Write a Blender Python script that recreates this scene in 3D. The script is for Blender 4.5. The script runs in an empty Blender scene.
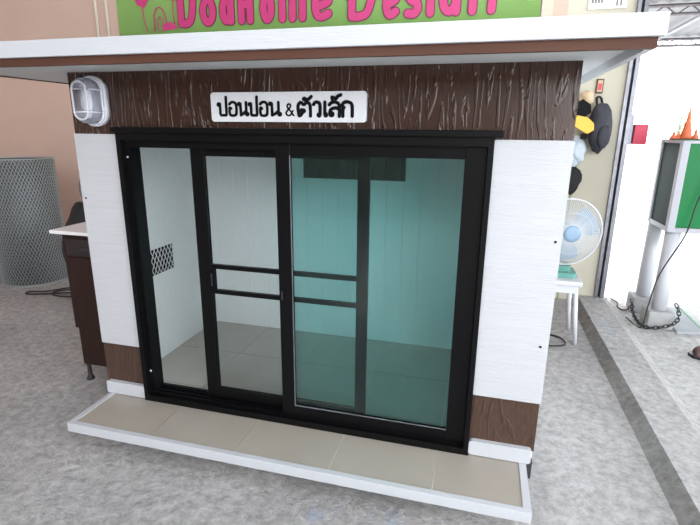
import bpy, bmesh, math, random
from mathutils import Vector, Matrix
random.seed(7)
scene = bpy.context.scene
col = scene.collection
PI = math.pi

# ------------------------------------------------------------------ materials
def new_mat(name):
    m = bpy.data.materials.new(name); m.use_nodes = True
    nt = m.node_tree; b = nt.nodes['Principled BSDF']
    return m, nt, b
def mat(name, color, rough=.5, metal=0, var=0, vscale=8, bump=0, bscale=60, stretch=(1, 1, 1), spec=.5, coat=0, emit=0):
    m, nt, b = new_mat(name)
    b.inputs['Base Color'].default_value = (*color, 1)
    b.inputs['Roughness'].default_value = rough
    b.inputs['Metallic'].default_value = metal
    b.inputs['Specular IOR Level'].default_value = spec
    b.inputs['Coat Weight'].default_value = coat
    if emit:
        b.inputs['Emission Color'].default_value = (*color, 1); b.inputs['Emission Strength'].default_value = emit
    if var or bump:
        tc = nt.nodes.new('ShaderNodeTexCoord'); mp = nt.nodes.new('ShaderNodeMapping')
        mp.inputs['Scale'].default_value = stretch
        nt.links.new(tc.outputs['Object'], mp.inputs['Vector'])
    if var:
        n = nt.nodes.new('ShaderNodeTexNoise'); n.inputs['Scale'].default_value = vscale; n.inputs['Detail'].default_value = 5
        nt.links.new(mp.outputs['Vector'], n.inputs['Vector'])
        r = nt.nodes.new('ShaderNodeValToRGB')
        r.color_ramp.elements[0].position = .3; r.color_ramp.elements[1].position = .7
        r.color_ramp.elements[0].color = (*[c * (1 - var) for c in color], 1)
        r.color_ramp.elements[1].color = (*[min(1, c * (1 + var)) for c in color], 1)
        nt.links.new(n.outputs['Fac'], r.inputs['Fac']); nt.links.new(r.outputs['Color'], b.inputs['Base Color'])
    if bump:
        n = nt.nodes.new('ShaderNodeTexNoise'); n.inputs['Scale'].default_value = bscale; n.inputs['Detail'].default_value = 4
        nt.links.new(mp.outputs['Vector'], n.inputs['Vector'])
        bp = nt.nodes.new('ShaderNodeBump'); bp.inputs['Strength'].default_value = bump; bp.inputs['Distance'].default_value = .01
        nt.links.new(n.outputs['Fac'], bp.inputs['Height']); nt.links.new(bp.outputs['Normal'], b.inputs['Normal'])
    return m

def wood_emboss(name, c0, c1, rough, strength, seam=0.152, spec=.5, freq=105):
    """synthetic plank with raised vertical grain"""
    m, nt, b = new_mat(name); N = nt.nodes; L = nt.links
    tc = N.new('ShaderNodeTexCoord')
    sep = N.new('ShaderNodeSeparateXYZ'); L.new(tc.outputs['Object'], sep.inputs[0])
    # each board gets its own offset
    dv = N.new('ShaderNodeMath'); dv.operation = 'DIVIDE'; dv.inputs[1].default_value = seam; L.new(sep.outputs['X'], dv.inputs[0])
    fl = N.new('ShaderNodeMath'); fl.operation = 'FLOOR'; L.new(dv.outputs[0], fl.inputs[0])
    ml = N.new('ShaderNodeMath'); ml.operation = 'MULTIPLY'; ml.inputs[1].default_value = 3.71; L.new(fl.outputs[0], ml.inputs[0])
    ad = N.new('ShaderNodeMath'); ad.operation = 'ADD'; L.new(sep.outputs['Z'], ad.inputs[0]); L.new(ml.outputs[0], ad.inputs[1])
    cb = N.new('ShaderNodeCombineXYZ'); L.new(sep.outputs['X'], cb.inputs[0]); L.new(sep.outputs['Y'], cb.inputs[1]); L.new(ad.outputs[0], cb.inputs[2])
    mp = N.new('ShaderNodeMapping'); mp.inputs['Scale'].default_value = (7, 7, .9); L.new(cb.outputs[0], mp.inputs[0])
    n1 = N.new('ShaderNodeTexNoise'); n1.inputs['Scale'].default_value = 1; n1.inputs['Detail'].default_value = 1.5; L.new(mp.outputs[0], n1.inputs['Vector'])
    m2 = N.new('ShaderNodeMath'); m2.operation = 'MULTIPLY'; m2.inputs[1].default_value = freq; L.new(n1.outputs['Fac'], m2.inputs[0])
    sn0 = N.new('ShaderNodeMath'); sn0.operation = 'SINE'; L.new(m2.outputs[0], sn0.inputs[0])
    sn = N.new('ShaderNodeMapRange'); sn.interpolation_type = 'SMOOTHSTEP'; sn.inputs[1].default_value = .3; sn.inputs[2].default_value = .85; L.new(sn0.outputs[0], sn.inputs[0])
    mp2 = N.new('ShaderNodeMapping'); mp2.inputs['Scale'].default_value = (260, 260, 22); L.new(cb.outputs[0], mp2.inputs[0])
    n2 = N.new('ShaderNodeTexNoise'); n2.inputs['Scale'].default_value = 1; n2.inputs['Detail'].default_value = 2; L.new(mp2.outputs[0], n2.inputs['Vector'])
    mp3 = N.new('ShaderNodeMapping'); mp3.inputs['Scale'].default_value = (45, 45, 14); L.new(cb.outputs[0], mp3.inputs[0])
    n3 = N.new('ShaderNodeTexNoise'); n3.inputs['Scale'].default_value = 1; n3.inputs['Detail'].default_value = 2; L.new(mp3.outputs[0], n3.inputs['Vector'])
    br = N.new('ShaderNodeMapRange'); br.inputs[1].default_value = .40; br.inputs[2].default_value = .50; L.new(n3.outputs['Fac'], br.inputs[0])
    rg = N.new('ShaderNodeMath'); rg.operation = 'MULTIPLY'; L.new(sn.outputs[0], rg.inputs[0]); L.new(br.outputs[0], rg.inputs[1])
    a2 = N.new('ShaderNodeMath'); a2.operation = 'MULTIPLY_ADD'; a2.inputs[1].default_value = .12; L.new(n2.outputs['Fac'], a2.inputs[0]); L.new(rg.outputs[0], a2.inputs[2])
    rp = N.new('ShaderNodeValToRGB'); rp.color_ramp.elements[0].position = .3; rp.color_ramp.elements[1].position = .7
    rp.color_ramp.elements[0].color = (*c0, 1); rp.color_ramp.elements[1].color = (*c1, 1)
    L.new(n2.outputs['Fac'], rp.inputs['Fac']); L.new(rp.outputs['Color'], b.inputs['Base Color'])
    fr = N.new('ShaderNodeMath'); fr.operation = 'FRACT'; L.new(dv.outputs[0], fr.inputs[0])
    lt = N.new('ShaderNodeMath'); lt.operation = 'GREATER_THAN'; lt.inputs[1].default_value = .02; L.new(fr.outputs[0], lt.inputs[0])
    mm = N.new('ShaderNodeMath'); mm.operation = 'MULTIPLY'; L.new(a2.outputs[0], mm.inputs[0]); L.new(lt.outputs[0], mm.inputs[1])
    bp = N.new('ShaderNodeBump'); bp.inputs['Strength'].default_value = strength; bp.inputs['Distance'].default_value = .003
    L.new(mm.outputs[0], bp.inputs['Height']); L.new(bp.outputs['Normal'], b.inputs['Normal'])
    b.inputs['Roughness'].default_value = rough; b.inputs['Specular IOR Level'].default_value = spec
    return m

def glass(name, tint, refl=.9):
    m, nt, b = new_mat(name); N = nt.nodes; L = nt.links
    N.remove(b); out = N['Material Output']
    t = N.new('ShaderNodeBsdfTransparent'); t.inputs[0].default_value = (*tint, 1)
    g = N.new('ShaderNodeBsdfGlossy'); g.inputs['Roughness'].default_value = .02; g.inputs['Color'].default_value = (refl, refl, refl, 1)
    f = N.new('ShaderNodeFresnel'); f.inputs['IOR'].default_value = 1.45
    mx = N.new('ShaderNodeMixShader'); L.new(f.outputs[0], mx.inputs[0]); L.new(t.outputs[0], mx.inputs[1]); L.new(g.outputs[0], mx.inputs[2])
    L.new(mx.outputs[0], out.inputs[0])
    return m

def concrete(name, base, blue=False, dirt=.2):
    m, nt, b = new_mat(name); N = nt.nodes; L = nt.links
    tc = N.new('ShaderNodeTexCoord')
    def noise(s, d, ro=.6):
        n = N.new('ShaderNodeTexNoise'); n.inputs['Scale'].default_value = s; n.inputs['Detail'].default_value = d; n.inputs['Roughness'].default_value = ro
        L.new(tc.outputs['Object'], n.inputs['Vector']); return n
    n1 = noise(1.6, 6); n2 = noise(22, 8, .75)
    r1 = N.new('ShaderNodeValToRGB'); r1.color_ramp.elements[0].position = .3; r1.color_ramp.elements[1].position = .7
    r1.color_ramp.elements[0].color = (*[c * (1 - dirt) for c in base], 1); r1.color_ramp.elements[1].color = (*[c * (1 + dirt * .5) for c in base], 1)
    L.new(n1.outputs['Fac'], r1.inputs['Fac'])
    r2 = N.new('ShaderNodeValToRGB'); r2.color_ramp.elements[0].position = .35; r2.color_ramp.elements[1].position = .62
    r2.color_ramp.elements[0].color = (.55, .54, .53, 1); r2.color_ramp.elements[1].color = (1, 1, 1, 1)
    L.new(n2.outputs['Fac'], r2.inputs['Fac'])
    mx = N.new('ShaderNodeMix'); mx.data_type = 'RGBA'; mx.blend_type = 'MULTIPLY'; mx.inputs[0].default_value = 1
    L.new(r1.outputs['Color'], mx.inputs[6]); L.new(r2.outputs['Color'], mx.inputs[7])
    last = mx.outputs[2]
    if blue:
        n3 = noise(3.3, 5, .7); mp = N.new('ShaderNodeMapping'); mp.inputs['Scale'].default_value = (1, .55, 1); mp.inputs['Location'].default_value = (.7, 3.1, 0)
        L.new(tc.outputs['Object'], mp.inputs[0]); L.new(mp.outputs[0], n3.inputs['Vector'])
        r3 = N.new('ShaderNodeValToRGB'); r3.color_ramp.elements[0].position = .63; r3.color_ramp.elements[1].position = .72
        r3.color_ramp.elements[0].color = (0, 0, 0, 1); r3.color_ramp.elements[1].color = (.45, .45, .45, 1)
        L.new(n3.outputs['Fac'], r3.inputs['Fac'])
        m3 = N.new('ShaderNodeMix'); m3.data_type = 'RGBA'; L.new(r3.outputs['Color'], m3.inputs[0]); L.new(last, m3.inputs[6]); m3.inputs[7].default_value = (.25, .36, .55, 1)
        last = m3.outputs[2]
    L.new(last, b.inputs['Base Color'])
    # trowel ridges and chips
    vo = N.new('ShaderNodeTexVoronoi'); vo.feature = 'DISTANCE_TO_EDGE'; vo.inputs['Scale'].default_value = 9
    wn0 = noise(5, 3); wn = N.new('ShaderNodeVectorMath'); wn.operation = 'SCALE'; wn.inputs[3].default_value = .2; L.new(wn0.outputs['Color'], wn.inputs[0]); va = N.new('ShaderNodeVectorMath'); va.operation = 'ADD'; L.new(tc.outputs['Object'], va.inputs[0]); L.new(wn.outputs[0], va.inputs[1]); L.new(va.outputs[0], vo.inputs['Vector'])
    sm = N.new('ShaderNodeMath'); sm.operation = 'MULTIPLY_ADD'; sm.inputs[1].default_value = .6; L.new(vo.outputs['Distance'], sm.inputs[0]); L.new(n2.outputs['Fac'], sm.inputs[2])
    bp = N.new('ShaderNodeBump'); bp.inputs['Strength'].default_value = 1; bp.inputs['Distance'].default_value = .02
    L.new(sm.outputs[0], bp.inputs['Height']); L.new(bp.outputs['Normal'], b.inputs['Normal'])
    b.inputs['Roughness'].default_value = .75
    return m

M = dict(
    white=mat('white_board', (.42, .425, .45), .38, bump=.25, bscale=30, stretch=(.6, 8, 12), var=.03),
    trim=mat('white_trim', (.43, .44, .47), .4, bump=.15, bscale=30, stretch=(1, 6, 8)),
    inner=wood_emboss('interior_board', (.80, .84, .85), (.89, .91, .92), .45, .25, seam=.1, freq=110),
    brown=wood_emboss('brown_embossed_board', (.031, .013, .009), (.046, .020, .013), .16, 1.0, spec=.42),
    brownlow=wood_emboss('brown_lower_board', (.040, .022, .015), (.075, .043, .030), .35, .8, spec=.3, freq=90),
    strip=mat('brown_strip', (.075, .032, .021), .5, spec=.15, var=.15, stretch=(.3, 5, 5)),
    soffit=mat('soffit_white', (.60, .62, .63), .5),
    black=mat('black_aluminium', (.0035, .0035, .004), .3, spec=.12),
    tile=mat('beige_tile', (.30, .27, .235), .35, var=.05, vscale=5),
    grout=mat('grout', (.66, .62, .56), .8),
    itile=mat('inner_tile', (.46, .435, .39), .3, var=.05, vscale=5),
    green=glass('green_glass', (.68, .875, .865)),
    screen=glass('dark_screen', (.95, .965, .965), .6),
    clear=glass('clear_cover', (.93, .94, .97)),
    lampwhite=mat('white_plastic', (.60, .60, .66), .35),
    signwhite=mat('white_acrylic', (.64, .65, .68), .25),
    ink=mat('black_lettering', (.003, .003, .004), .5, spec=.1),
    floor=concrete('grey_concrete', (.48, .47, .475), blue=True),
    ground=concrete('pale_concrete', (.60, .60, .60), dirt=.08),
    sill=concrete('sill_concrete', (.49, .485, .49), blue=True, dirt=.12),
    salmon=mat('salmon_plaster', (.55, .40, .335), .8, var=.04, vscale=2, bump=.1, bscale=40),
    cream=mat('cream_plaster', (.52, .49, .40), .8, var=.05, vscale=3),
    block=mat('grey_blockwork', (.30, .28, .26), .9, var=.1, vscale=3),
    ceil=mat('ceiling_sheet', (.6, .6, .6), .8),
    bgreen=mat('banner_green', (.20, .37, .10), .5, var=.05, vscale=1.5),
    pink=mat('banner_pink', (.50, .035, .17), .5),
    maroon=mat('banner_maroon', (.16, .01, .06), .5),
    steel=mat('steel_guide', (.22, .22, .25), .35, metal=.6, var=.2, vscale=20),
    dsteel=mat('dark_steel', (.035, .035, .04), .5, metal=.3),
    galv=mat('galvanised_wire', (.45, .48, .49), .4, metal=.7),
    core=mat('rolled_mesh_layers', (.13, .145, .15), .55, metal=.5, var=.5, vscale=70, bump=.5, bscale=90),
    cab=mat('dark_brown_laminate', (.022, .010, .008), .4, spec=.2, var=.2, stretch=(6, 6, .5)),
    cabdark=mat('dark_drawer', (.012, .009, .009), .4),
    ctop=mat('white_laminate_top', (.74, .72, .74), .35),
    blackcloth=mat('black_fabric', (.012, .012, .014), .8, bump=.4, bscale=40),
    greycloth=mat('grey_fabric', (.18, .17, .19), .8, bump=.3, bscale=20),
    cord=mat('black_cord', (.015, .014, .014), .5),
    carton=mat('brown_carton', (.10, .055, .03), .7),
    red=mat('red_paint', (.62, .03, .08), .4),
    kgreen=mat('green_paint', (.006, .16, .045), .35, spec=.2, var=.06, vscale=3),
    kdark=mat('tinted_window', (.010, .035, .028), .5, spec=.05),
    kwhite=mat('pale_steel_frame', (.38, .385, .43), .4),
    pipe=mat('white_pipe', (.55, .56, .60), .35),
    foot=mat('concrete_foot', (.33, .33, .33), .8, var=.12, vscale=10),
    chain=mat('dark_chain', (.035, .035, .04), .4, metal=.6),
    plate=mat('grey_panel', (.34, .36, .38), .8, spec=.1, var=.06),
    fanwhite=mat('fan_cage_white', (.55, .57, .60), .35),
    blade=mat('fan_blade_blue', (.20, .30, .42), .3),
    teal=mat('teal_plastic', (.09, .27, .24), .35),
    yellow=mat('yellow_plastic', (.78, .47, .05), .5),
    tan=mat('tan_leather', (.55, .42, .28), .8),
    bagblue=mat('pale_blue_plastic', (.52, .60, .68), .4, bump=.8, bscale=12),
    navy=mat('dark_bag_fabric', (.03, .03, .045), .65, bump=.4, bscale=30),
    paper=mat('white_paper', (.82, .81, .76), .7),
    cgreen=mat('green_cord', (.25, .42, .18), .6),
    orange=mat('orange_red_ornament', (.75, .16, .06), .5),
    leaf=mat('hazed_leaves', (.30, .48, .26), .6, var=.3),  # haze is put into the leaf colour
    bark=mat('bark', (.2, .15, .11), .8),
    sheet=mat('canopy_sheet', (.24, .245, .255), .6),
    streakdark=mat('streaky_dark', (.022, .030, .026), .5, var=.5, vscale=9, stretch=(3, 1, .6)),
    rubber=mat('caster_rubber', (.10, .11, .13), .6),
    skin=mat('sandal_brown', (.10, .05, .05), .6),
)

# ------------------------------------------------------------------ mesh builder
class MB:
    def __init__(s): s.bm = bmesh.new(); s.mats = []
    def _mi(s, m):
        if m is None: return 0
        if m not in s.mats: s.mats.append(m)
        return s.mats.index(m)
    def _add(s, verts, faces, m=None, smooth=False):
        vs = [s.bm.verts.new(v) for v in verts]; i = s._mi(m); out = []
        for f in faces:
            try: fc = s.bm.faces.new([vs[k] for k in f])
            except ValueError: continue
            fc.material_index = i; fc.smooth = smooth; out.append(fc)
        return vs, out
    def box(s, a, b, m=None, bev=0):
        x0, y0, z0 = a; x1, y1, z1 = b
        vs, fs = s._add([(x0, y0, z0), (x1, y0, z0), (x1, y1, z0), (x0, y1, z0), (x0, y0, z1), (x1, y0, z1), (x1, y1, z1), (x0, y1, z1)],
                        [(0, 3, 2, 1), (4, 5, 6, 7), (0, 1, 5, 4), (1, 2, 6, 5), (2, 3, 7, 6), (3, 0, 4, 7)], m)
        if bev:
            es = list({e for f in fs for e in f.edges})
            bmesh.ops.bevel(s.bm, geom=es, offset=bev, segments=2, affect='EDGES', profile=.5)
        return s
    def prism(s, pts, axis, a, b, m=None, smooth=False):
        """polygon pts (2D, CCW) extruded along axis from a to b"""
        def mk(p, t):
            return {'x': (t, p[0], p[1]), 'y': (p[0], t, p[1]), 'z': (p[0], p[1], t)}[axis]
        n = len(pts); v = [mk(p, a) for p in pts] + [mk(p, b) for p in pts]
        f = [tuple(range(n))[::-1], tuple(range(n, 2 * n))] + [(i, (i + 1) % n, n + (i + 1) % n, n + i) for i in range(n)]
        vs, fs = s._add(v, f, m)
        if smooth:
            for q in fs[2:]: q.smooth = True
        return s
    def tube(s, path, r, n=8, m=None, closed=False, caps=True):
        P = [Vector(p) for p in path]; k = len(P); rs = r if isinstance(r, (list, tuple)) else [r] * k
        rings = []; prev = None
        for i, p in enumerate(P):
            if closed: t = P[(i + 1) % k] - P[i - 1]
            else: t = P[min(i + 1, k - 1)] - P[max(i - 1, 0)]
            t.normalize()
            if prev is None:
                u = t.orthogonal().normalized()
            else:
                u = (prev - t * prev.dot(t))
                u = u.normalized() if u.length > 1e-6 else t.orthogonal().normalized()
            prev = u; w = t.cross(u)
            rings.append([p + (u * math.cos(a) + w * math.sin(a)) * rs[i] for a in [2 * PI * j / n for j in range(n)]])
        v = [q for rg in rings for q in rg]; f = []
        for i in range(k if closed else k - 1):
            o = ((i + 1) % k) * n
            for j in range(n): f.append((i * n + j, i * n + (j + 1) % n, o + (j + 1) % n, o + j))
        if not closed and caps: f += [tuple(range(n))[::-1], tuple(range((k - 1) * n, k * n))]
        s._add(v, f, m, smooth=True); return s
    def lathe(s, prof, c=(0, 0, 0), n=24, m=None, axis='z', smooth=True):
        v = []; f = []
        for r, h in prof:
            for j in range(n):
                a = 2 * PI * j / n; x, y = r * math.cos(a), r * math.sin(a)
                q = {'z': (x, y, h), 'y': (x, h, y), 'x': (h, x, y)}[axis]
                v.append((q[0] + c[0], q[1] + c[1], q[2] + c[2]))
        for i in range(len(prof) - 1):
            for j in range(n): f.append((i * n + j, i * n + (j + 1) % n, (i + 1) * n + (j + 1) % n, (i + 1) * n + j))
        f += [tuple(range(n))[::-1], tuple(range((len(prof) - 1) * n, len(prof) * n))]
        s._add(v, f, m, smooth=smooth); return s
    def blob(s, c, r, m=None, noise=0, seed=0, sub=3, shape=None):
        t = bmesh.new(); bmesh.ops.create_icosphere(t, subdivisions=sub, radius=1)
        rnd = random.Random(seed); ph = [rnd.uniform(0, 6) for _ in range(6)]
        for v in t.verts:
            p = v.co.copy()
            k = 1 + noise * (math.sin(p.x * 3 + ph[0]) * math.sin(p.y * 4 + ph[1]) + .6 * math.sin(p.z * 6 + ph[2] + p.x * 4) + .4 * math.sin(p.z * 11 + ph[3]) * math.sin(p.x * 9 + ph[4]))
            p *= k
            if shape: p = shape(p)
            v.co = Vector((p.x * r[0] + c[0], p.y * r[1] + c[1], p.z * r[2] + c[2]))
        t.verts.index_update()
        s._add([v.co.copy() for v in t.verts], [tuple(v.index for v in f.verts) for f in t.faces], m, smooth=True)
        t.free(); return s
    def build(s, name, m=None, parent=None, loc=(0, 0, 0)):
        bmesh.ops.recalc_face_normals(s.bm, faces=s.bm.faces)
        me = bpy.data.meshes.new(name)
        if loc != (0, 0, 0): bmesh.ops.translate(s.bm, verts=s.bm.verts, vec=-Vector(loc))
        s.bm.to_mesh(me); s.bm.free()
        for q in (s.mats if s.mats else [m]): me.materials.append(q)
        o = bpy.data.objects.new(name, me); col.objects.link(o); o.location = loc
        if parent is not None:
            o.parent = parent
            o.matrix_parent_inverse = Matrix.Translation(-Vector(parent_loc(parent)))
        return o
def parent_loc(p):
    l = Vector(p.location)
    q = p.parent
    while q is not None: 
        # children of things are authored in world coordinates
        return l
    return l
def rrect(x0, z0, x1, z1, r, n=6):
    pts = []
    for cx, cz, a0 in ((x1 - r, z0 + r, -PI / 2), (x1 - r, z1 - r, 0), (x0 + r, z1 - r, PI / 2), (x0 + r, z0 + r, PI)):
        for i in range(n + 1):
            a = a0 + PI / 2 * i / n; pts.append((cx + r * math.cos(a), cz + r * math.sin(a)))
    return pts
def tag(o, label, cat, group=None, kind=None):
    o['label'] = label; o['category'] = cat
    if group: o['group'] = group
    if kind: o['kind'] = kind
    return o
def thing(name, label, cat, loc=(0, 0, 0), group=None):
    o = bpy.data.objects.new(name, None); col.objects.link(o); o.location = loc; o.empty_display_size = .1
    return tag(o, label, cat, group)
def struct(name, mb, m, label=None, cat=None):
    o = mb.build(name, m); o['kind'] = 'structure'
    if label: o['label'] = label
    if cat: o['category'] = cat
    return o
STK = [0]
def stroke(mb, pts, r, y0, y1, m):
    """a marker stroke with round ends: pts (x, z), thickness y0..y1"""
    for i, (x, z) in enumerate(pts):
        STK[0] = (STK[0] + 1) % 60; ys_ = y0 - STK[0] * 1.2e-5
        mb.prism([(x + r * math.cos(a), z + r * math.sin(a)) for a in [2 * PI * k / 12 for k in range(12)]], 'y', ys_, y1, m)
        if i:
            a, b = Vector(pts[i - 1]), Vector((x, z)); d = b - a
            if d.length < 1e-6: continue
            n = Vector((-d.y, d.x)).normalized() * r
            mb.prism([tuple(a + n), tuple(a - n), tuple(b - n), tuple(b + n)], 'y', ys_ - 6e-6, y1, m)
def curve2(P, k=5):
    return [(p.x, p.y) for p in smooth_path([(x, z, 0) for x, z in P], k)]
def smooth_path(P, k=8):
    P = [Vector(p) for p in P]; out = []
    for i in range(len(P) - 1):
        a, b, c, d = P[max(i - 1, 0)], P[i], P[i + 1], P[min(i + 2, len(P) - 1)]
        for j in range(k):
            t = j / k
            out.append(.5 * ((2 * b) + (-a + c) * t + (2 * a - 5 * b + 4 * c - d) * t * t + (-a + 3 * b - 3 * c + d) * t ** 3))
    out.append(P[-1]); return out
def circ(x, z, r, n=10): return [(x + r * math.cos(2 * PI * k / n), z + r * math.sin(2 * PI * k / n)) for k in range(n + 1)]

# ------------------------------------------------------------------ the setting
WY = 2.66                                    # back wall
struct('floor', MB().box((-4.2, -6, -.12), (2.60, WY, 0)), M['floor'])
struct('wall_back', MB().box((-4.2, WY, 0), (2.312, WY + .15, 4.2)), M['salmon'])
struct('wall_back_right', MB().box((2.312, WY, 0), (2.80, WY + .15, 4.2)), M['cream'])
struct('wall_left', MB().box((-4.35, -6, 0), (-4.2, WY + .15, 4.2)), M['salmon'])
struct('wall_front', MB().box((-4.35, -6.15, 0), (2.80, -6, 2.5)).box((-4.35, -6.15, 2.5), (-2.2, -6, 4.2)), M['block'])  # unseen wall; gap below the raised ceiling added to let front light in
struct('ceiling', MB().box((-4.35, -6, 4.2), (2.95, WY + .15, 4.3)), M['ceil'])
struct('trim_1', MB().box((2.115, WY - .02, 0), (2.2, WY, 4.2)), M['cream'])
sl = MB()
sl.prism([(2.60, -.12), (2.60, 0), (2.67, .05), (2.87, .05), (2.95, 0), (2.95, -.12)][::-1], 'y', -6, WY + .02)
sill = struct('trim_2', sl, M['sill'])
sill.data.materials.append(concrete('grimy_shaded_sill_edge', (.27, .265, .26), dirt=.3))  # inner slope: grime, plus its shade painted in as a darker tone
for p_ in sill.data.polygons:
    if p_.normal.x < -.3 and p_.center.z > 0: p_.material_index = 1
struct('ground', MB().box((2.95, -6, -.12), (60, 70, 0)).box((-60, WY + .15, -.12), (2.95, 70, 0)), M['ground'])
# roller shutter guide at the end of the wall
g = MB()
g.box((2.80, WY - .03, .04), (2.825, WY + .12, 4.2), M['steel']).box((2.825, WY + .01, .04), (2.845, WY + .10, 4.2), M['dsteel']).box((2.845, WY - .03, .04), (2.875, WY + .12, 4.2), M['steel'])
struct('trim_3', g, None)
for x in (-2.09, -1.965):
    c = MB().tube([(x, WY - .014, 1.9), (x, WY - .014, 4.19)], .013, 10)
    for z in (2.1, 2.75): c.box((x - .02, WY - .03, z), (x + .02, WY, z + .02))
    tag(c.build('wall_conduit', mat('conduit', (.62, .56, .48), .5)), 'pale vertical conduit on the salmon wall, ' + ('left one of the pair' if x < -2 else 'right one, nearer the green banner'), 'conduit', 'wall conduits')

# ------------------------------------------------------------------ dog kennel
W, Z0, ZT, DB = 2.052, .15, 1.68, 1.03
DL, DR, DT = .234, 1.796, 1.437
K = thing('dog_kennel', 'large white and brown dog house with black sliding glass doors and a flat roof', 'dog house')
ZC, ZB = 1.426, .425
MB().box((0, 0.0, ZC), (W, .03, ZT)).build('header_panel', M['brown'], K)
def cladding(x0, x1):
    m = MB(); n = 6; h = (ZC - ZB) / n
    for i in range(n): m.box((x0, -.013, ZB + i * h), (x1, .015, ZB + (i + 1) * h), bev=.0004)
    m.build('white_cladding', M['white'], K)
cladding(0.004, DL); cladding(DR, W + .003)
for x0, x1 in ((0, DL), (DR, W)):
    MB().box((x0, 0, .2), (x1, .03, ZB)).build('brown_cladding', M['brownlow'], K)
    MB().box((x0, .015, ZB), (x1, .03, ZC)).build('wall_backing', M['soffit'], K)
for x0, x1 in ((.006, DL), (DR, W - .010)):
    MB().prism(rrect(x0, Z0 + .003, x1, .218, .012, 4), 'y', -.022, .01).build('skirting', M['trim'], K)
# shell
MB().box((0, .03, .1), (.03, DB, ZT)).build('side_wall', M['inner'], K)
MB().box((W - .03, .03, .1), (W, DB, ZT)).build('side_wall', M['inner'], K)
bk = MB(); x = .03
while x < W - .03 - 1e-4:
    x2 = min(x + .1, W - .03); bk.box((x, .985, Z0), (x2, 1.03, ZT), bev=.003); x = x2
bk.build('back_wall', M['inner'], K)
MB().box((.03, .03, 1.63), (W - .03, .985, 1.66)).build('inner_ceiling', M['soffit'], K)
MB().box((.03, .0, .10), (W - .03, .985, .146)).build('floor_slab', M['grout'], K)
tl = MB(); T = .411; gx = .028
xs = [.03, .439, .85, 1.261, 1.672, W - .03]; ys = [.06, .16, .571, .982]
for i in range(len(xs) - 1):
    for j in range(len(ys) - 1):
        tl.box((xs[i] + .002, ys[j] + .002, .14), (xs[i + 1] - .002, ys[j + 1] - .002, .15))
tl.build('floor_tiles', M['itile'], K)
# louvred vent in the left inside wall and the dark opening high in the back wall
v = MB().box((.03, .362, .655), (.033, .575, .80), M['ink'])
y0, y1, z0, z1 = .362, .575, .655, .80
step = .0305
def clipseg(p, q):
    (ya, za), (yb, zb) = p, q; t0, t1 = 0, 1
    for a, d, lo, hi in ((ya, yb - ya, y0, y1), (za, zb - za, z0, z1)):
        if abs(d) < 1e-9: continue
        u, w = (lo - a) / d, (hi - a) / d
        if u > w: u, w = w, u
        t0 = max(t0, u); t1 = min(t1, w)
    if t1 - t0 < 1e-3: return None
    return (ya + (yb - ya) * t0, za + (zb - za) * t0), (ya + (yb - ya) * t1, za + (zb - za) * t1)
for sgn in (1, -1):
    for i in range(-14, 16):
        yb = y0 + i * step; H = z1 - z0
        sgm = clipseg((yb, z0), (yb + sgn * H * .55, z1))
        if sgm: v.tube([(.034, *sgm[0]), (.034, *sgm[1])], .0022, 4, M['inner'])
v.build('vent_grille', None, K)
vb = MB().box((.715, .968, 1.17), (1.335, .99, 1.42), M['streakdark'])
for i in range(7): vb.box((.745 + i * .095, .962, 1.18), (.749 + i * .095, .969, 1.41), M['ink'])
vb.build('dark_panel', None, K)
# ledge
lg = MB()
lx = [.047, .439, .85, 1.261, 1.672, 1.998]
for i in range(5): lg.box((lx[i] + .0014, -.272, .13), (lx[i + 1] - .0014, -.0, .1485))
ledge = MB().box((.03, -.285, .10), (2.018, 0, .146)).build('front_ledge', M['grout'], K)
lg.build('ledge_tiles', M['tile'], ledge)
t = MB().box((.021, -.297, .108), (2.026, -.272, .152), bev=.0015)
t.box((.021, -.272, .108), (.047, .0, .152)).box((1.998, -.272, .108), (2.026, .0, .152))
t.build('ledge_trim', M['trim'], ledge)
MB().box((0, 0, .07), (W, .05, .148)).box((0, DB - .05, .07), (W, DB, .12)).box((0, .05, .07), (.05, DB - .05, .12)).box((W - .05, .05, .07), (W, DB - .05, .12)).build('base_frame', M['dsteel'], K)
for cx_, cy_ in ((.10, .10), (W - .03, .10), (.10, .93), (W - .1, .93)):
    MB().lathe([(.012, -.016), (.035, -.016), (.035, .016), (.012, .016)], (cx_, cy_, .035), 20, M['rubber'], 'x').box((cx_ - .024, cy_ - .03, .062), (cx_ + .024, cy_ + .03, .072), M['galv']).box((cx_ - .024, cy_ - .012, .03), (cx_ - .019, cy_ + .012, .066), M['galv']).box((cx_ + .019, cy_ - .012, .03), (cx_ + .024, cy_ + .012, .066), M['galv']).build('caster', None, K)
# roof
RX0, RX1, RY0, RY1 = -.45, 2.163, -.421, 1.25
roof = MB().box((RX0 + .02, RY0 + .02, ZT), (RX1 - .02, RY1 - .02, 1.715)).build('roof', M['soffit'], K)
fa = MB().box((RX0, RY0, ZT), (RX1, RY0 + .02, 1.733), bev=.002).box((RX0, RY1 - .02, ZT), (RX1, RY1, 1.733)).box((RX0, RY0 + .02, ZT), (RX0 + .02, RY1 - .02, 1.733)).box((RX1 - .02, RY0 + .02, ZT), (RX1, RY1 - .02, 1.733))
fa.build('fascia', M['trim'], roof)
MB().box((RX0 + .014, RY0 + .014, 1.654), (RX1 - .014, RY0 + .034, ZT)).box((RX0 + .014, RY0 + .034, ZT - .004), (RX0 + .034, RY1 - .02, ZT)).build('brown_edging', M['strip'], roof)
MB().box((RX1 - .034, RY0 + .034, 1.654), (RX1 - .014, RY1 - .02, ZT)).build('side_batten', M['trim'], roof)
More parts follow.
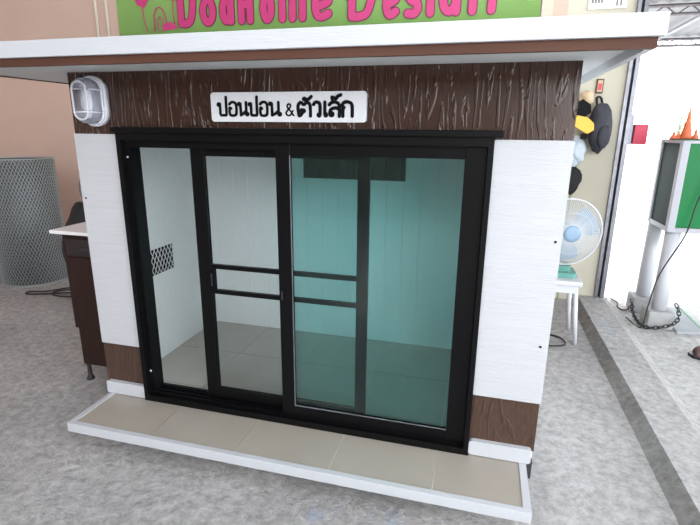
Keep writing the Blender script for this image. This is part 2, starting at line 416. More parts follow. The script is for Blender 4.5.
# black door frame
fr = MB()
B = M['black']
fr.box((DL, -.03, Z0), (DL + .022, .075, 1.434)).box((DL + .022, .0, Z0), (.274, .07, 1.40))
fr.box((DR - .02, -.03, Z0), (DR, .075, 1.434)).box((1.775, 0.03, Z0), (DR - .02, .07, 1.40))
fr.box((DL + .022, -.03, 1.402), (DR - .02, .075, 1.434)).box((.274, -.0, 1.372), (DR - .02, .07, 1.402))
fr.box((DL + .022, -.03, Z0), (DR - .02, .075, .168))
for y_ in (-.03, -.006, .022, .05): fr.box((DL + .022, y_, .168), (DR - .02, y_ + .006, .19 if y_ > -.02 else .18))
fr.box((DL + .022, .056, .168), (DR - .02, .075, .196))
fr.build('door_frame', B, K)
MB().box((DL - .010, -.05, 1.434), (DR + .030, .015, 1.457), bev=.003).build('door_frame_cap', B, K)
for sx_, sy_, sz_, mm in ((.262, -.0005, 1.33, 'lampwhite'), (.262, -.0005, .30, 'lampwhite'), (2.034, -.0135, 1.075, 'ink'), (2.027, -.0135, .666, 'ink'), (.024, -.0135, 1.142, 'ink')):
    MB().lathe([(.0035, -.003), (.005, 0)], (sx_, sy_, sz_), 10, M[mm], 'y').build('screw', None, K)
def sash(name, x0, x1, y0, y1, z0, z1, wl, wr, wt, wb, rails, pane, pname):
    m = MB()
    m.box((x0, y0, z0), (x0 + wl, y1, z1), bev=.002).box((x1 - wr, y0, z0), (x1, y1, z1), bev=.002)
    m.box((x0 + wl, y0 + .003, z1 - wt), (x1 - wr, y1 - .003, z1)).box((x0 + wl, y0 + .003, z0), (x1 - wr, y1 - .003, z0 + wb))
    for z in rails: m.box((x0 + wl, y0 + .004, z - .01), (x1 - wr, y1 - .004, z + .01))
    d = m.build(name, B, K)
    ym = (y0 + y1) / 2
    MB().box((x0 + wl, ym - .0025, z0 + wb), (x1 - wr, ym + .0025, z1 - wt)).build(pname, pane, d)
    return d
dA = sash('screen_door', .552, 1.338, .030, .054, .195, 1.376, .062, .047, .035, .05, (.854, .735), M['screen'], 'screen_pane')
MB().prism(rrect(.612, .74, .632, .85, .007, 4), 'y', .022, .046, M['ink']).prism(rrect(.6175, .765, .6235, .825, .0025, 3), 'y', .019, .023, M['dsteel']).build('door_handle', None, dA)
dB = sash('glass_door', .958, 1.776, -.002, .020, .185, 1.40, .062, .078, .045, .052, (), M['green'], 'green_glass_pane')
MB().prism(rrect(.968, .72, .982, .81, .006, 4), 'y', -.010, -.001, M['ink']).prism(rrect(.972, .745, .978, .785, .0025, 3), 'y', -.014, -.009, M['dsteel']).build('door_handle', None, dB)
MB().box((1.019, -.004, .236), (1.0225, -.0015, 1.354)).box((1.019, -.004, .2365), (1.698, -.0015, .240)).build('glazing_bead', M['steel'], dB)

# ------------------------------------------------------------------ wall lamp (bulkhead)
L0 = thing('wall_lamp', 'white oval bulkhead lamp with clear ribbed cover on the brown header board', 'lamp', (.125, 0, 1.56))
def oval(w, h, n=10):
    return [(x, z) for x, z in rrect(-w / 2, -h / 2, w / 2, h / 2, w / 2 - .0005, n)]
cx0, cz0 = .138, 1.56
def ov(w, h, dx=0): return [(cx0 + dx + x, cz0 + z) for x, z in oval(w, h)]
MB().prism(ov(.125, .205), 'y', -.03, -.0005, smooth=True).build('lamp_base', M['lampwhite'], L0)
cov = MB()
n = len(oval(.1, .18)); rings = [(.104, .184, -.03), (.102, .182, -.075), (.092, .172, -.092), (.06, .14, -.098)]
V = []; F = []
for w_, h_, yy in rings:
    V += [(x, yy, z) for x, z in ov(w_, h_)]
for i in range(len(rings) - 1):
    for j in range(n): F.append((i * n + j, i * n + (j + 1) % n, (i + 1) * n + (j + 1) % n, (i + 1) * n + j))
F.append(tuple(range((len(rings) - 1) * n, len(rings) * n)))
cov._add(V, F, None, True); cov.build('lamp_cover', M['clear'], L0)
rim = MB()
rim.tube([(x, -.096, z) for x, z in ov(.068, .150)], .0045, 8, closed=True)
rim.tube([(x, -.034, z) for x, z in ov(.110, .190)], .005, 8, closed=True)
for dz in (-.045, .045):
    rim.tube([(cx0 - .054, -.034, cz0 + dz), (cx0 - .052, -.075, cz0 + dz), (cx0 - .034, -.096, cz0 + dz), (cx0 + .034, -.096, cz0 + dz), (cx0 + .052, -.075, cz0 + dz), (cx0 + .054, -.034, cz0 + dz)], .0035, 6)
rim.build('lamp_cage', M['lampwhite'], L0)
MB().lathe([(.010, -.075), (.014, -.06), (.022, -.03), (.026, 0), (.024, .03), (.012, .05)], (cx0, -.058, cz0 + .005), 16).build('bulb', M['signwhite'], L0)

# ------------------------------------------------------------------ name sign
S0 = thing('name_sign', 'white rounded name board with black Thai lettering on the brown header', 'sign', (1.01, 0, 1.535))
sx0, sx1, sz0, sz1 = .692, 1.332, 1.481, 1.592
MB().prism(rrect(sx0, sz0, sx1, sz1, .012, 5), 'y', -.012, -.0005).build('sign_board', M['signwhite'], S0)
def sx(u): return sx0 + (u - 44) / 606 * (sx1 - sx0)
def sz(t): return sz0 + t * (sz1 - sz0)
THAI = dict(
    po=[circ(.16, .84, .08), [(.26, .9), (.27, .1), (.33, .0), (.75, .0), (.80, .1), (.80, 1.42)]],
    o=[curve2([(.30, .52), (.16, .58), (.14, .2), (.26, .0), (.66, .0), (.80, .18), (.80, .78), (.62, 1.0), (.34, 1.0), (.14, .86)])],
    no=[circ(.14, .88, .07), [(.25, .9), (.27, .0)], curve2([(.27, .02), (.45, .10), (.70, .30)]), [(.76, 1.0), (.76, .15)], circ(.84, .10, .09)],
    to=[curve2([(.42, .42), (.30, .45), (.34, .2), (.18, .02), (.12, .3), (.10, .75), (.26, 1.0), (.46, .84), (.64, 1.0), (.84, .80), (.86, .0)]), circ(.42, .38, .07),
        circ(.50, 1.24, .06), curve2([(.56, 1.20), (.74, 1.22), (.92, 1.42)])],
    wo=[curve2([(.18, .84), (.34, 1.0), (.62, .98), (.76, .76), (.76, .12)]), circ(.66, .08, .08)],
    e=[[(.26, 1.0), (.26, .12)], circ(.38, .10, .09)],
    lo=[curve2([(.12, .82), (.34, 1.0), (.66, .98), (.84, .74), (.84, .0)]), curve2([(.82, .50), (.56, .60), (.24, .48), (.16, .2)]), circ(.28, .14, .11),
        curve2([(.34, 1.22), (.32, 1.36), (.48, 1.30), (.62, 1.26), (.70, 1.40), (.94, 1.52)])],
    ko=[curve2([(.18, .0), (.18, .5), (.26, .62), (.10, .76), (.30, 1.0), (.62, 1.0), (.84, .78), (.86, .0)])],
    amp=[curve2([(.95, .0), (.60, .40), (.25, .72), (.30, .95), (.55, .98), (.62, .76), (.30, .46), (.10, .22), (.30, .0), (.60, .05), (.90, .42)])],
)
def glyph(name, u0, u1, z0, z1, r):
    g_ = MB()
    for P in THAI[name]:
        stroke(g_, [(sx(u0) + x * (sx(u1) - sx(u0)), sz(z0) + z * (sz(z1) - sz(z0))) for x, z in P], r, -.015, -.0115, M['ink'])
    g_.build('letter', None, S0)
for nm, u0, u1 in (('po', 70, 118), ('o', 116, 158), ('no', 156, 201), ('po', 199, 243), ('o', 242, 283), ('no', 281, 332)):
    glyph(nm, u0, u1, .22, .66, .0052)
glyph('amp', 346, 380, .22, .60, .0030)
for nm, u0, u1 in (('to', 390, 452), ('wo', 448, 490), ('e', 490, 520), ('lo', 508, 560), ('ko', 556, 606)):
    glyph(nm, u0, u1, .20, .65, .0062)

# ------------------------------------------------------------------ banner on the back wall
BY = WY - .012
BN = thing('banner', 'green vinyl banner with large pink lettering high on the back wall', 'banner', (.15, BY, 2.2))
bm_ = MB(); nx = 60
vs = []; fs = []
for i in range(nx + 1):
    x = -1.84 + (2.105 + 1.84) * i / nx
    wv = .004 * math.sin(i * .9) + .003 * math.sin(i * .37)
    vs += [(x, BY + wv * .6, 2.18), (x, BY - .004 + wv * .6, 3.05), (x, BY + .003 + wv * .6, 2.18), (x, BY - .001 + wv * .6, 3.05)]
for i in range(nx):
    a = 4 * i; b = a + 4
    fs += [(a, b, b + 1, a + 1), (a + 2, a + 3, b + 3, b + 2), (a, a + 2, b + 2, b), (a + 1, b + 1, b + 3, a + 3)]
bm_._add(vs, fs, None, True); bm_.build('banner_sheet', M['bgreen'], BN)
BL, XH, CH = 2.375, .27, .42
LAT = dict(
    D=[[(0, 0), (0, 1)], curve2([(0, 1), (.5, 1), (.95, .75), (1, .45), (.8, .1), (.45, 0), (0, 0)])],
    o=[circ(.5, .5, .5, 20)],
    g=[circ(.48, .5, .48, 20), [(1, 1), (1, 0)], curve2([(1, -.8), (.8, -.9), (.2, -.9)])],
    H=[[(0, 0), (0, 1)], [(1, 0), (1, 1)], [(0, .40), (1, .40)]],
    m=[[(0, 0), (0, 1)], curve2([(0, .8), (.12, 1), (.36, 1), (.5, .8), (.5, 0)]), curve2([(.5, .8), (.64, 1), (.88, 1), (1, .8), (1, 0)])],
    n=[[(0, 0), (0, 1)], curve2([(0, .8), (.25, 1), (.75, 1), (1, .8), (1, 0)])],
    e=[curve2([(.05, .42), (.95, .62), (.85, .95), (.5, 1.0), (.12, .85), (0, .5), (.15, .1), (.5, 0), (.98, .12)])],
    s=[curve2([(.95, .95), (.4, 1.0), (.05, .8), (.3, .55), (.8, .45), (.95, .2), (.6, 0), (0, .02)])],
    i=[[(.5, 0), (.5, 1)], [(.5, 1.42), (.5, 1.45)]],
)
for ch, x0, x1, hh, bl in (('D', -1.163, -.953, CH, 0), ('o', -.928, -.745, XH, 0), ('g', -.722, -.558, XH, 0), ('H', -.532, -.365, CH, 0), ('o', -.312, -.155, XH, 0), ('m', -.128, .145, XH, 0), ('e', .185, .390, XH, 0),
                           ('D', .52, .775, CH, -.012), ('e', .825, .985, XH, -.012), ('s', 1.01, 1.175, XH, -.012), ('i', 1.205, 1.27, XH, -.012), ('g', 1.30, 1.49, XH, -.012), ('n', 1.54, 1.77, XH, -.012)):
    wd = .040; k = MB()
    for (rr, ya_, yb_, mm) in ((wd, BY - .0105, BY - .006, 'maroon'), (wd - .009, BY - .0125, BY - .0106, 'pink')):
        for P in LAT[ch]:
            stroke(k, [(x0 + wd + x * (x1 - x0 - 2 * wd), BL + bl + wd + z * (hh - 2 * wd)) for x, z in P], rr, ya_, yb_, M[mm])
    k.build('letter', None, BN)
ic = MB()   # small pink drawings left of the words
y_ = BY - .012
def poly(pts): ic.prism(pts, 'y', y_ - .002, y_, M['pink'])
poly([(-1.60, 2.60), (-1.52, 2.57), (-1.45, 2.66), (-1.56, 2.71), (-1.62, 2.66)])
poly([(-1.34, 2.36), (-1.17, 2.375), (-1.19, 2.41), (-1.25, 2.44), (-1.33, 2.41)])
poly([(-1.22, 2.62), (-1.15, 2.62), (-1.15, 2.68), (-1.21, 2.67)])
ic.tube([(-1.54, y_, 2.58), (-1.53, y_, 2.45), (-1.50, y_, 2.35)], .005, 5, M['pink'])
ic.tube([(-1.20, y_, 2.62), (-1.21, y_, 2.5), (-1.20, y_, 2.42)], .005, 5, M['pink'])
ic.tube([(-1.42, y_, 2.36), (-1.42, y_, 2.50), (-1.39, y_, 2.56), (-1.35, y_, 2.57), (-1.31, y_, 2.54), (-1.29, y_, 2.46), (-1.29, y_, 2.40)], .006, 5, M['pink'])
ic.tube([(-1.38, y_, 2.36), (-1.38, y_, 2.46), (-1.355, y_, 2.49), (-1.33, y_, 2.46), (-1.33, y_, 2.41)], .005, 5, M['pink'])
ic.build('pink_drawings', None, BN)

# ------------------------------------------------------------------ left side: cabinet, roll of wire mesh, cable
C0 = thing('sink_cabinet', 'narrow dark brown cabinet with white top on short feet left of the dog house', 'cabinet', (-.24, .5, 0))
MB().box((-.432, .262, .34), (-.03, .80, .896), M['cab']).box((-.424, .275, .105), (-.03, .80, .34), M['cab']).build('cabinet_body', None, C0)
MB().box((-.475, .222, .897), (-.022, .83, .916), bev=.003).build('countertop', M['ctop'], C0)
dr = MB().box((-.405, .250, .775), (-.05, .262, .868)).build('drawer', M['cabdark'], C0)
MB().box((-.30, .238, .81), (-.16, .250, .826)).build('drawer_handle', M['dsteel'], dr)
MB().box((-.415, .252, .345), (-.045, .262, .762)).build('cabinet_door', M['cab'], C0)
for fx, fy in ((-.405, .29), (-.06, .29), (-.405, .77), (-.06, .77)):
    MB().lathe([(.022, 0), (.024, .006), (.012, .03), (.012, .09), (.017, .105)], (fx, fy, 0), 14).build('foot', M['dsteel'], C0)
bag = MB().blob((-1.36, 1.42, .42), (.22, .20, .43), noise=.06, seed=3, sub=4, shape=lambda p: Vector((p.x, p.y, max(p.z, -.97))))
tag(bag.build('black_sack', M['blackcloth']), 'tall full black sack standing on the floor behind the brown cabinet', 'sack')
cl = MB().blob((-1.28, 1.40, 1.02), (.09, .09, .18), noise=.08, seed=5, shape=lambda p: Vector((p.x * (1 - .45 * (p.z + 1) / 2) + .25 * (p.z + 1) / 2, p.y * (1 - .4 * (p.z + 1) / 2), p.z)))
tag(cl.build('grey_cloth', M['greycloth']), 'dark grey bundle of cloth standing on top of the black sack', 'cloth')

RC = (-2.42, 1.80); RR = .29; RH = 1.17
R0 = thing('wire_mesh_roll', 'tall upright roll of galvanised wire mesh against the salmon wall', 'mesh roll', (RC[0], RC[1], 0))
MB().lathe([(.05, .01), (RR - .014, .01), (RR - .016, RH - .01), (RR - .04, RH - .012), (RR - .042, RH - .05), (.05, RH - .05)], (RC[0], RC[1], 0), 48).build('rolled_layers', M['core'], R0)
wm = MB(); NC = 66; rows = 40
for sgn in (1, -1):
    for c in range(NC):
        pts = []
        for k in range(rows + 1):
            a = 2 * PI * (c + sgn * k * .5) / NC
            rr = RR + .0015 * sgn
            pts.append((RC[0] + rr * math.cos(a), RC[1] + rr * math.sin(a), .005 + (RH - .01) * k / rows))
        wm.tube(pts, .0026, 3, caps=False)
wm.tube([(RC[0] + RR * math.cos(a), RC[1] + RR * math.sin(a), RH) for a in [2 * PI * i / 40 for i in range(40)]], .005, 6, closed=True)
wm.tube([(RC[0] + RR * math.cos(a), RC[1] + RR * math.sin(a), .006) for a in [2 * PI * i / 40 for i in range(40)]], .005, 6, closed=True)
wm.build('wire_lattice', M['galv'], R0)
cb = MB().tube(smooth_path([(-1.2, 1.75, .008), (-1.5, 1.72, .008), (-1.78, 1.62, .008), (-1.9, 1.50, .008), (-1.82, 1.42, .008), (-1.62, 1.45, .008), (-1.62, 1.55, .017), (-1.85, 1.44, .017), (-2.08, 1.38, .008), (-2.12, 1.44, .008), (-1.98, 1.50, .008), (-1.82, 1.68, .008), (-1.5, 1.84, .008)]), .007, 6)
tag(cb.build('floor_cable', M['cord']), 'dark cable looped on the floor in front of the wire mesh roll', 'cable')
bx = MB().box((-3.05, 1.78, .0), (-2.79, 2.1, .44)).box((-3.06, 1.77, .40), (-2.78, 2.11, .46))
tag(bx.build('brown_box', M['carton']), 'dark brown lidded box at the left edge beside the wire mesh roll', 'box')

# ------------------------------------------------------------------ right side: fan on a stool
ST = thing('plastic_stool', 'white stool carrying the fan behind the right side of the dog house', 'stool', (2.36, 1.78, 0))
MB().box((2.16, 1.62, .43), (2.485, 1.94, .465), bev=.008).box((2.18, 1.64, .375), (2.465, 1.92, .431)).build('seat', M['pipe'], ST)
for sx_, sy_ in ((2.20, 1.66), (2.45, 1.66), (2.20, 1.90), (2.45, 1.90)):
    ox = -.04 if sx_ < 2.3 else .04; oy = -.03 if sy_ < 1.8 else .03
    MB().tube([(sx_ + ox, sy_ + oy, 0), (sx_, sy_, .40)], [.014, .018], 8).build('leg', M['pipe'], ST)
FC = Vector((2.370, 1.74, .785)); FR = .23
FN = thing('electric_fan', 'table fan with white wire cage and pale blue blades on the stool', 'fan', (2.375, 1.80, .465))
th = math.radians(14)
def fp(x, y, z):   # fan head axis turned a little to the right
    return (FC.x + x * math.cos(th) - y * math.sin(th), FC.y + x * math.sin(th) + y * math.cos(th), FC.z + z)
cg = MB()
for side in (-1, 1):
    for k in range(96):
        a = 2 * PI * k / 96; pts = []
        for q, dp in ((.25, .062), (.6, .058), (.88, .042), (1.0, .0)):
            pts.append(fp(FR * q * math.cos(a), side * dp, FR * q * math.sin(a)))
        cg.tube(pts, .0021, 4, caps=False)
    for q, dp in ((.62, .058),):
        cg.tube([fp(FR * q * math.cos(a), side * dp, FR * q * math.sin(a)) for a in [2 * PI * i / 36 for i in range(36)]], .0018, 5, closed=True)
cg.tube([fp(FR * math.cos(a), 0, FR * math.sin(a)) for a in [2 * PI * i / 48 for i in range(48)]], .006, 8, closed=True)
cg.build('cage', M['fanwhite'], FN)
hb = MB(); pts = [fp(.055 * math.cos(a), 0, .055 * math.sin(a)) for a in [2 * PI * i / 24 for i in range(24)]]
ring = lambda r, y: [fp(r * math.cos(a), y, r * math.sin(a)) for a in [2 * PI * i / 24 for i in range(24)]]
V = []; F = []; pr = [(.03, -.07), (.058, -.068), (.06, -.058), (.058, -.054)]
for r_, y_ in pr: V += ring(r_, y_)
for i in range(3):
    for j in range(24): F.append((i * 24 + j, i * 24 + (j + 1) % 24, (i + 1) * 24 + (j + 1) % 24, (i + 1) * 24 + j))
F += [tuple(range(24)), tuple(range(72, 96))]
hb._add(V, F, None, True); hb.build('cage_badge', M['blade'], FN)
mt = MB(); V = []; F = []; pr = [(.03, .06), (.06, .066), (.065, .10), (.05, .15), (.02, .165)]
for r_, y_ in pr: V += ring(r_, y_)
for i in range(4):
    for j in range(24): F.append((i * 24 + j, i * 24 + (j + 1) % 24, (i + 1) * 24 + (j + 1) % 24, (i + 1) * 24 + j))
F += [tuple(range(24)), tuple(range(96, 120))]
mt._add(V, F, None, True); mt.build('motor_housing', M['teal'], FN)
for k in range(3):
    a0 = k * 2 * PI / 3 + .5; m = MB(); V = []; F = []
    nr, na = 7, 7
    for s_ in (-.0015, .0015):
        for i in range(nr + 1):
            q = i / nr; r_ = .035 + (FR * .86 - .035) * q; half = .22 + .42 * math.sin(min(1, q * 1.15) * PI * .72)
            for j in range(na + 1):
                u = j / na * 2 - 1
                V.append(fp(r_ * math.cos(a0 + u * half), u * .022 + s_, r_ * math.sin(a0 + u * half)))
    o_ = (nr + 1) * (na + 1)
    for i in range(nr):
        for j in range(na):
            a = i * (na + 1) + j
            F += [(a, a + 1, a + na + 2, a + na + 1), (o_ + a, o_ + a + na + 1, o_ + a + na + 2, o_ + a + 1)]
    m._add(V, F, None, True); m.build('blade', M['blade'], FN)
MB().lathe([(.022, -.02), (.022, .03)], (*fp(0, 0, 0)[:1], *fp(0, 0, 0)[1:]), 12, None, 'y').build('blade_hub', M['blade'], FN)
MB().tube([fp(0, .11, -.03), fp(0, .11, -.20), (2.36, 1.83, .53)], .018, 12).build('neck', M['fanwhite'], FN)
MB().prism(rrect(2.26, 1.70, 2.455, 1.90, .03, 5), 'z', .466, .50).prism(rrect(2.30, 1.75, 2.42, 1.88, .02, 5), 'z', .50, .54).build('fan_base', M['teal'], FN)
fc = MB().tube(smooth_path([(2.15, 1.62, .008), (2.30, 1.55, .008), (2.42, 1.60, .008), (2.40, 1.72, .008), (2.28, 1.76, .008), (2.15, 1.70, .008)]), .006, 6)
tag(fc.build('fan_cable', M['cord']), 'black cable curled on the floor under the stool of the fan', 'cable')

# ------------------------------------------------------------------ things hanging on the cream wall
BP = thing('backpack', 'dark rounded backpack hanging on the cream wall beside the doorway', 'backpack', (2.62, 2.57, 1.3))
MB().blob((2.64, 2.57, 1.485), (.092, .078, .20), noise=.05, seed=11, sub=4, shape=lambda p: Vector((p.x * (1.0 if p.z > -.3 else 1 + (p.z + .3) * .45), p.y, p.z))).build('bag_body', M['navy'], BP)
MB().tube(smooth_path([(2.58, 2.53, 1.64), (2.575, 2.495, 1.52), (2.58, 2.495, 1.40), (2.61, 2.53, 1.31)]), .011, 6).build('strap', M['blackcloth'], BP)
MB().tube(smooth_path([(2.60, 2.57, 1.66), (2.60, 2.62, 1.72), (2.63, 2.62, 1.72), (2.64, 2.57, 1.66)]), .009, 6).build('top_handle', M['blackcloth'], BP)
MB().blob((2.665, 2.50, 1.42), (.05, .03, .09), noise=.04, seed=2).build('side_pocket', M['navy'], BP)
PT = thing('power_tool', 'yellow and black cordless tool hanging in front of the dark backpack', 'tool', (2.49, 2.46, 1.45))
MB().prism([(2.43, 1.50), (2.53, 1.44), (2.575, 1.47), (2.57, 1.52), (2.52, 1.565), (2.44, 1.58)], 'y', 2.43, 2.48).build('tool_body', M['yellow'], PT)
MB().prism([(2.43, 1.585), (2.50, 1.57), (2.54, 1.60), (2.53, 1.66), (2.47, 1.70), (2.42, 1.67)], 'y', 2.43, 2.48).build('tool_grip', M['ink'], PT)
MB().box((2.49, 2.43, 1.40), (2.53, 2.48, 1.445)).build('battery', M['ink'], PT)
MB().tube([(2.45, 2.48, 1.67), (2.44, 2.56, 1.76), (2.44, 2.659, 1.80)], .004, 6).build('lanyard', M['blackcloth'], PT)
tag(MB().blob((2.515, 2.585, 1.71), (.055, .05, .065), noise=.14, seed=8).build('work_glove', M['tan']), 'crumpled tan work glove hanging above the yellow tool', 'glove')
tag(MB().blob((2.49, 2.58, 1.30), (.07, .045, .11), noise=.12, seed=4, sub=4).build('plastic_bag', M['bagblue']), 'pale blue plastic bag hanging under the yellow tool', 'bag')
tag(MB().blob((2.50, 2.622, 1.055), (.07, .034, .11), noise=.08, seed=6, shape=lambda p: Vector((p.x * (1 + p.z * .4), p.y, p.z))).build('umbrella_cloth', M['blackcloth']), 'dark folded cloth hanging lowest, below the pale blue plastic bag', 'cloth')
tag(MB().tube(smooth_path([(2.51, 2.652, 1.50), (2.52, 2.652, 1.1), (2.50, 2.652, .75), (2.515, 2.652, .42), (2.51, 2.652, .0)]), .004, 6).build('thin_rope', M['cgreen']), 'thin green rope hanging down the cream wall behind the fan', 'rope')
PF = thing('small_picture', 'small dark framed red picture on the cream wall beneath the roof edge', 'picture', (2.62, WY, 1.8))
MB().box((2.588, WY - .018, 1.755), (2.642, WY - .001, 1.865), bev=.002).build('frame', M['carton'], PF)
MB().box((2.597, WY - .021, 1.766), (2.633, WY - .0175, 1.854), M['tan']).box((2.602, WY - .023, 1.78), (2.628, WY - .0205, 1.83), M['red']).build('print', None, PF)
CA = thing('wall_calendar', 'white paper sheet with faint dark printing at the top of the cream wall', 'calendar', (2.6, WY, 2.37))
MB().box((2.455, WY - .012, 2.372), (2.725, WY - .001, 2.75)).build('sheet', M['paper'], CA)
for i in range(4): MB().box((2.475 + i * .022, WY - .0135, 2.415), (2.49 + i * .022, WY - .0115, 2.44)).build('printed_mark', M['greycloth'], CA)
for i in range(2): MB().box((2.65 + i * .028, WY - .0135, 2.39), (2.662 + i * .028, WY - .0115, 2.44)).build('printed_mark', M['greycloth'], CA)
RB = thing('red_box', 'small red wall box on a grey bracket outside the doorway', 'box', (2.95, 2.8, 1.4))
MB().box((2.932, 2.72, 1.362), (3.035, 3.06, 1.52), bev=.006).build('box_body', M['red'], RB)
MB().box((2.876, 2.74, 1.36), (2.924, 2.80, 1.60)).build('bracket', M['steel'], RB)
MB().box((2.925, 2.735, 1.37), (2.9325, 3.05, 1.512)).build('shaded_side', M['dsteel'], RB)  # dark sheet painting the shade on the box's unlit side

# ------------------------------------------------------------------ green kiosk on pipe posts
KX0, KX1, KY0, KY1, KZ0, KZ1 = 3.095, 3.62, 2.12, 2.58, .755, 1.405
KK = thing('green_cabinet', 'green and white steel cabinet on two white pipe posts outside the doorway', 'cabinet', (3.25, 2.35, 0))
fr = MB(); e = .05
for x0, x1 in ((KX0, KX0 + e), (KX1 - e, KX1)):
    for y0_, y1_ in ((KY0, KY0 + e), (KY1 - e, KY1)): fr.box((x0, y0_, KZ0), (x1, y1_, KZ1), bev=.004)
for z0_, z1_ in ((KZ0, KZ0 + .035), (KZ1 - .02, KZ1)):
    fr.box((KX0 + .003, KY0 + e, z0_), (KX0 + e, KY1 - e, z1_)).box((KX1 - e, KY0 + e, z0_), (KX1 - .003, KY1 - e, z1_)).box((KX0 + e, KY0 + .003, z0_), (KX1 - e, KY0 + e, z1_)).box((KX0 + e, KY1 - e, z0_), (KX1 - e, KY1 - .003, z1_))
fr.build('frame', M['kwhite'], KK)
MB().box((KX0 + .012, KY0 + e, KZ0 + .035), (KX0 + .03, KY1 - e, KZ1 - .02)).build('side_window', M['kdark'], KK)
MB().box((KX0 + e, KY0 + .012, KZ0 + .035), (KX1 - e, KY0 + .03, KZ1 - .02), bev=.003).build('front_panel', M['kgreen'], KK)
MB().box((KX1 - .03, KY0 + e, KZ0 + .035), (KX1 - .012, KY1 - e, KZ1 - .02)).box((KX0 + e, KY1 - .03, KZ0 + .035), (KX1 - e, KY1 - .012, KZ1 - .02)).box((KX0 + e, KY0 + e, KZ0 + .01), (KX1 - e, KY1 - e, KZ0 + .02)).box((KX0 + .01, KY0 + .01, KZ1 - .008), (KX1 - .01, KY1 - .01, KZ1 + .004)).build('housing', M['kgreen'], KK)
for px_, py_ in ((3.145, 2.53), (3.165, 2.20)):
    q = MB().lathe([(.053, .12), (.053, KZ0 + .012)], (px_, py_, 0), 24).build('post', M['pipe'], KK)
    MB().box((px_ - .09, py_ - .09, 0), (px_ + .09, py_ + .09, .14), bev=.012).build('post_foot', M['foot'], q)
ch = MB()
cp = smooth_path([(3.06, 2.50, .10), (3.045, 2.40, .05), (3.04, 2.28, .02), (3.05, 2.09, .02), (3.15, 2.065, .035), (3.25, 2.075, .08), (3.285, 2.14, .14), (3.275, 2.22, .20)], 4)
dist = 0; last = Vector(cp[0]); links = [last]
for i in range(1, len(cp)):
    seg = cp[i] - cp[i - 1]; L_ = seg.length; s_ = 0
    while dist + (L_ - s_) >= .033:
        s_ += .033 - dist; dist = 0; links.append(cp[i - 1] + seg * (s_ / L_))
    dist += L_ - s_
for i in range(len(links) - 1):
    a, b = links[i], links[i + 1]; t = (b - a).normalized(); c = (a + b) / 2
    up = Vector((0, 0, 1)) if i % 2 else t.cross(Vector((0, 0, 1))).normalized()
    up = (up - t * up.dot(t)).normalized()
    ch.tube([c + t * .024 * math.cos(q) + up * .013 * math.sin(q) for q in [2 * PI * k / 10 for k in range(10)]], .0045, 5, closed=True)
tag(ch.build('chain', M['chain']), 'dark steel chain looped around the feet of the green cabinet', 'chain')
bc = MB().tube(smooth_path([(3.30, 2.105, 1.18), (3.24, 2.09, .98), (3.20, 2.07, .75), (3.09, 2.08, .45), (3.055, 2.09, .2), (3.03, 2.09, .012), (2.98, 2.3, .012)]), .005, 6)
tag(bc.build('hanging_cable', M['cord']), 'thin black cord hanging down the front of the green cabinet', 'cord')
gc = MB().tube(smooth_path([(3.07, 2.56, .05), (3.04, 2.50, .012), (2.99, 2.48, .01), (2.975, 2.56, .01), (3.0, 2.66, .01), (2.97, 2.76, .01)]), .006, 6)
tag(gc.build('brown_cable', M['carton']), 'brown cable lying on the ground between the doorway post and the cabinet foot', 'cable')
pl = MB().prism([(3.27, 2.07), (3.46, 2.09), (3.47, 2.64), (3.27, 2.64)], 'z', .0, .018)
P0 = thing('loose_panel', 'flat grey panel with a green edge lying beside the cabinet posts', 'panel', (3.36, 2.35, 0))
pl.build('sheet', M['plate'], P0)
MB().prism([(3.46, 2.09), (3.475, 2.09), (3.485, 2.64), (3.47, 2.64)], 'z', .0, .022).build('green_edge', M['kgreen'], P0)
# ornament standing on the cabinet
OR = thing('ornament', 'orange red pointed ornament standing on top of the green cabinet', 'ornament', (3.185, 2.36, KZ1))
MB().lathe([(.035, 0), (.04, .02), (.034, .045), (.03, .07), (.024, .09), (.026, .105), (.016, .125), (.012, .16), (.006, .20), (.001, .235)], (3.185, 2.36, KZ1 + .004), 12).build('spire', M['orange'], OR)
for dx, h in ((-.075, .06), (.065, .075), (-.045, .045)):
    MB().lathe([(.022, 0), (.026, .012), (.010, h * .6), (.014, h * .7), (.002, h)], (3.185 + dx, 2.37, KZ1 + .004), 8).build('side_finial', M['orange'], OR)
MB().box((3.10, 2.32, KZ1 + .004), (3.29, 2.42, KZ1 + .012)).build('stand', M['carton'], OR)
# sandal at the right edge
SD = thing('sandal', 'dark brown sandal cut by the right edge of the picture', 'sandal', (3.30, 1.66, 0))
MB().prism([(3.205, 1.67), (3.22, 1.62), (3.30, 1.59), (3.42, 1.60), (3.46, 1.64), (3.42, 1.69), (3.30, 1.70), (3.23, 1.70)], 'z', 0, .022).build('sole', M['chain'], SD)
MB().tube(smooth_path([(3.245, 1.60, .02), (3.25, 1.63, .055), (3.26, 1.66, .055), (3.265, 1.70, .02)]), .024, 8).build('strap', M['skin'], SD)

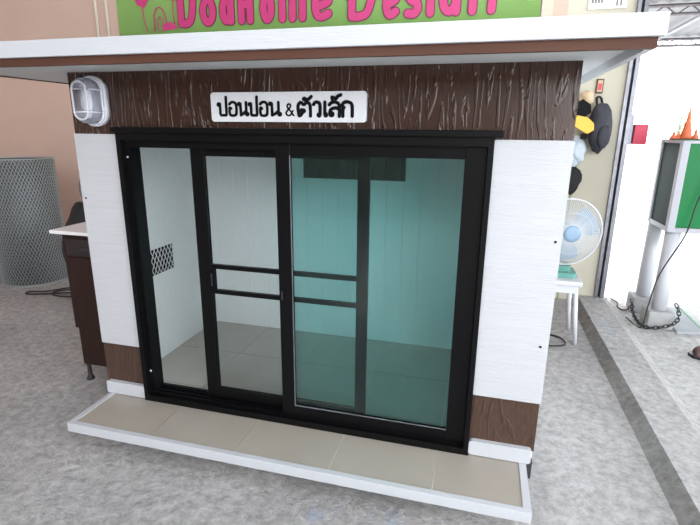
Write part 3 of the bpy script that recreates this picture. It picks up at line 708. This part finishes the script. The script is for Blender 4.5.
# ------------------------------------------------------------------ canopy outside and tree
CN = thing('canopy', 'light corrugated canopy roof on thin lattice trusses outside the doorway', 'canopy', (5, 3, 0))
cz_ = 2.78; V = []; F = []; nxx = 160
for i in range(nxx + 1):
    x = 2.96 + 6.0 * i / nxx; z = cz_ + .012 * math.sin(i * PI / 2)
    V += [(x, -1.0, z), (x, 6.9, z), (x, -1.0, z + .004), (x, 6.9, z + .004)]
for i in range(nxx):
    a = 4 * i; b = a + 4; F += [(a, b, b + 1, a + 1), (a + 2, a + 3, b + 3, b + 2), (a, a + 2, b + 2, b), (a + 1, b + 1, b + 3, a + 3)]
rs = MB(); rs._add(V, F, None, True); rs.build('roof_sheet', M['sheet'], CN)
for ty in (2.2, 4.45, 6.6):
    t = MB(); zt_, zb_ = 2.74, 2.655
    t.tube([(2.98, ty, zt_), (8.9, ty, zt_)], .02, 6).tube([(2.98, ty, zb_), (8.9, ty, zb_)], .018, 6)
    k = 0; x = 3.0
    while x < 8.8:
        t.tube([(x, ty, zt_), (x + .12, ty, zb_), (x + .24, ty, zt_)], .009, 5); x += .24
    t.build('truss', M['steel'], CN)
for px_ in (3.95, 5.3, 6.7, 8.1): MB().tube([(px_, -.9, 2.70), (px_, 6.8, 2.70)], .022, 6).build('purlin', M['steel'], CN)
for px_, py_ in ((8.9, 6.6), (8.9, 2.2)): MB().tube([(px_, py_, 0), (px_, py_, 2.76)], .04, 10).build('canopy_post', M['steel'], CN)

TR = thing('leafy_tree', 'hazy pale green tree across the street behind the green cabinet', 'tree', (6.95, 14, 0))
MB().tube([(6.95, 14, 0), (6.93, 14, .9), (6.97, 14.05, 1.9)], [.09, .07, .03], 8).build('trunk', M['bark'], TR)
lf = MB(); rn = random.Random(3)
for i in range(900):
    c = Vector((6.98, 14, 1.9)); d = Vector((rn.gauss(0, .30), rn.gauss(0, .35), rn.gauss(0, .26))); p = c + d
    u = Vector((rn.uniform(-1, 1), rn.uniform(-1, 1), rn.uniform(-1, 1))).normalized() * .045; w_ = u.orthogonal().normalized() * .022
    lf._add([p - u, p + w_, p + u, p - w_], [(0, 1, 2, 3)])
lf.build('foliage', M['leaf'], TR)

# ------------------------------------------------------------------ light
w = bpy.data.worlds.new('World'); scene.world = w; w.use_nodes = True
bg = w.node_tree.nodes['Background']; bg.inputs['Color'].default_value = (.93, .97, 1.0, 1); bg.inputs['Strength'].default_value = 6.2
sun = bpy.data.lights.new('sun', 'SUN'); sun.energy = 5; sun.angle = math.radians(2); sun.color = (1, .97, .92)
so = bpy.data.objects.new('sun', sun); col.objects.link(so)
so.rotation_euler = Vector((-.55, -.75, -1.0)).to_track_quat('-Z', 'Y').to_euler()

# ------------------------------------------------------------------ camera
ya, pi_, ro, f = .2612, .2677, .0102, 484.30
cy_, sy_ = math.cos(ya), math.sin(ya)
Fv = Vector((-sy_ * math.cos(pi_), cy_ * math.cos(pi_), -math.sin(pi_)))
r0 = Vector((cy_, sy_, 0)); u0 = r0.cross(Fv)
Rv = r0 * math.cos(ro) + u0 * math.sin(ro); Uv = -r0 * math.sin(ro) + u0 * math.cos(ro)
cam = bpy.data.cameras.new('camera'); cam.sensor_width = 36; cam.lens = 36 * f / 700; cam.clip_start = .02; cam.clip_end = 300
co = bpy.data.objects.new('camera', cam); col.objects.link(co)
mw = Matrix((Rv, Uv, -Fv)).transposed().to_4x4(); mw.translation = Vector((1.9579 * .9, -2.038 * .9, 1.45 * .9 + .15))
co.matrix_world = mw
scene.camera = co
vs_ = scene.view_settings
vs_.view_transform = 'Standard'; vs_.look = 'None'; vs_.gamma = 1; vs_.use_curve_mapping = False; vs_.exposure = 0
scene.cycles.use_denoising = True
scene.cycles.max_bounces = 8; scene.cycles.transparent_max_bounces = 16; scene.cycles.diffuse_bounces = 5
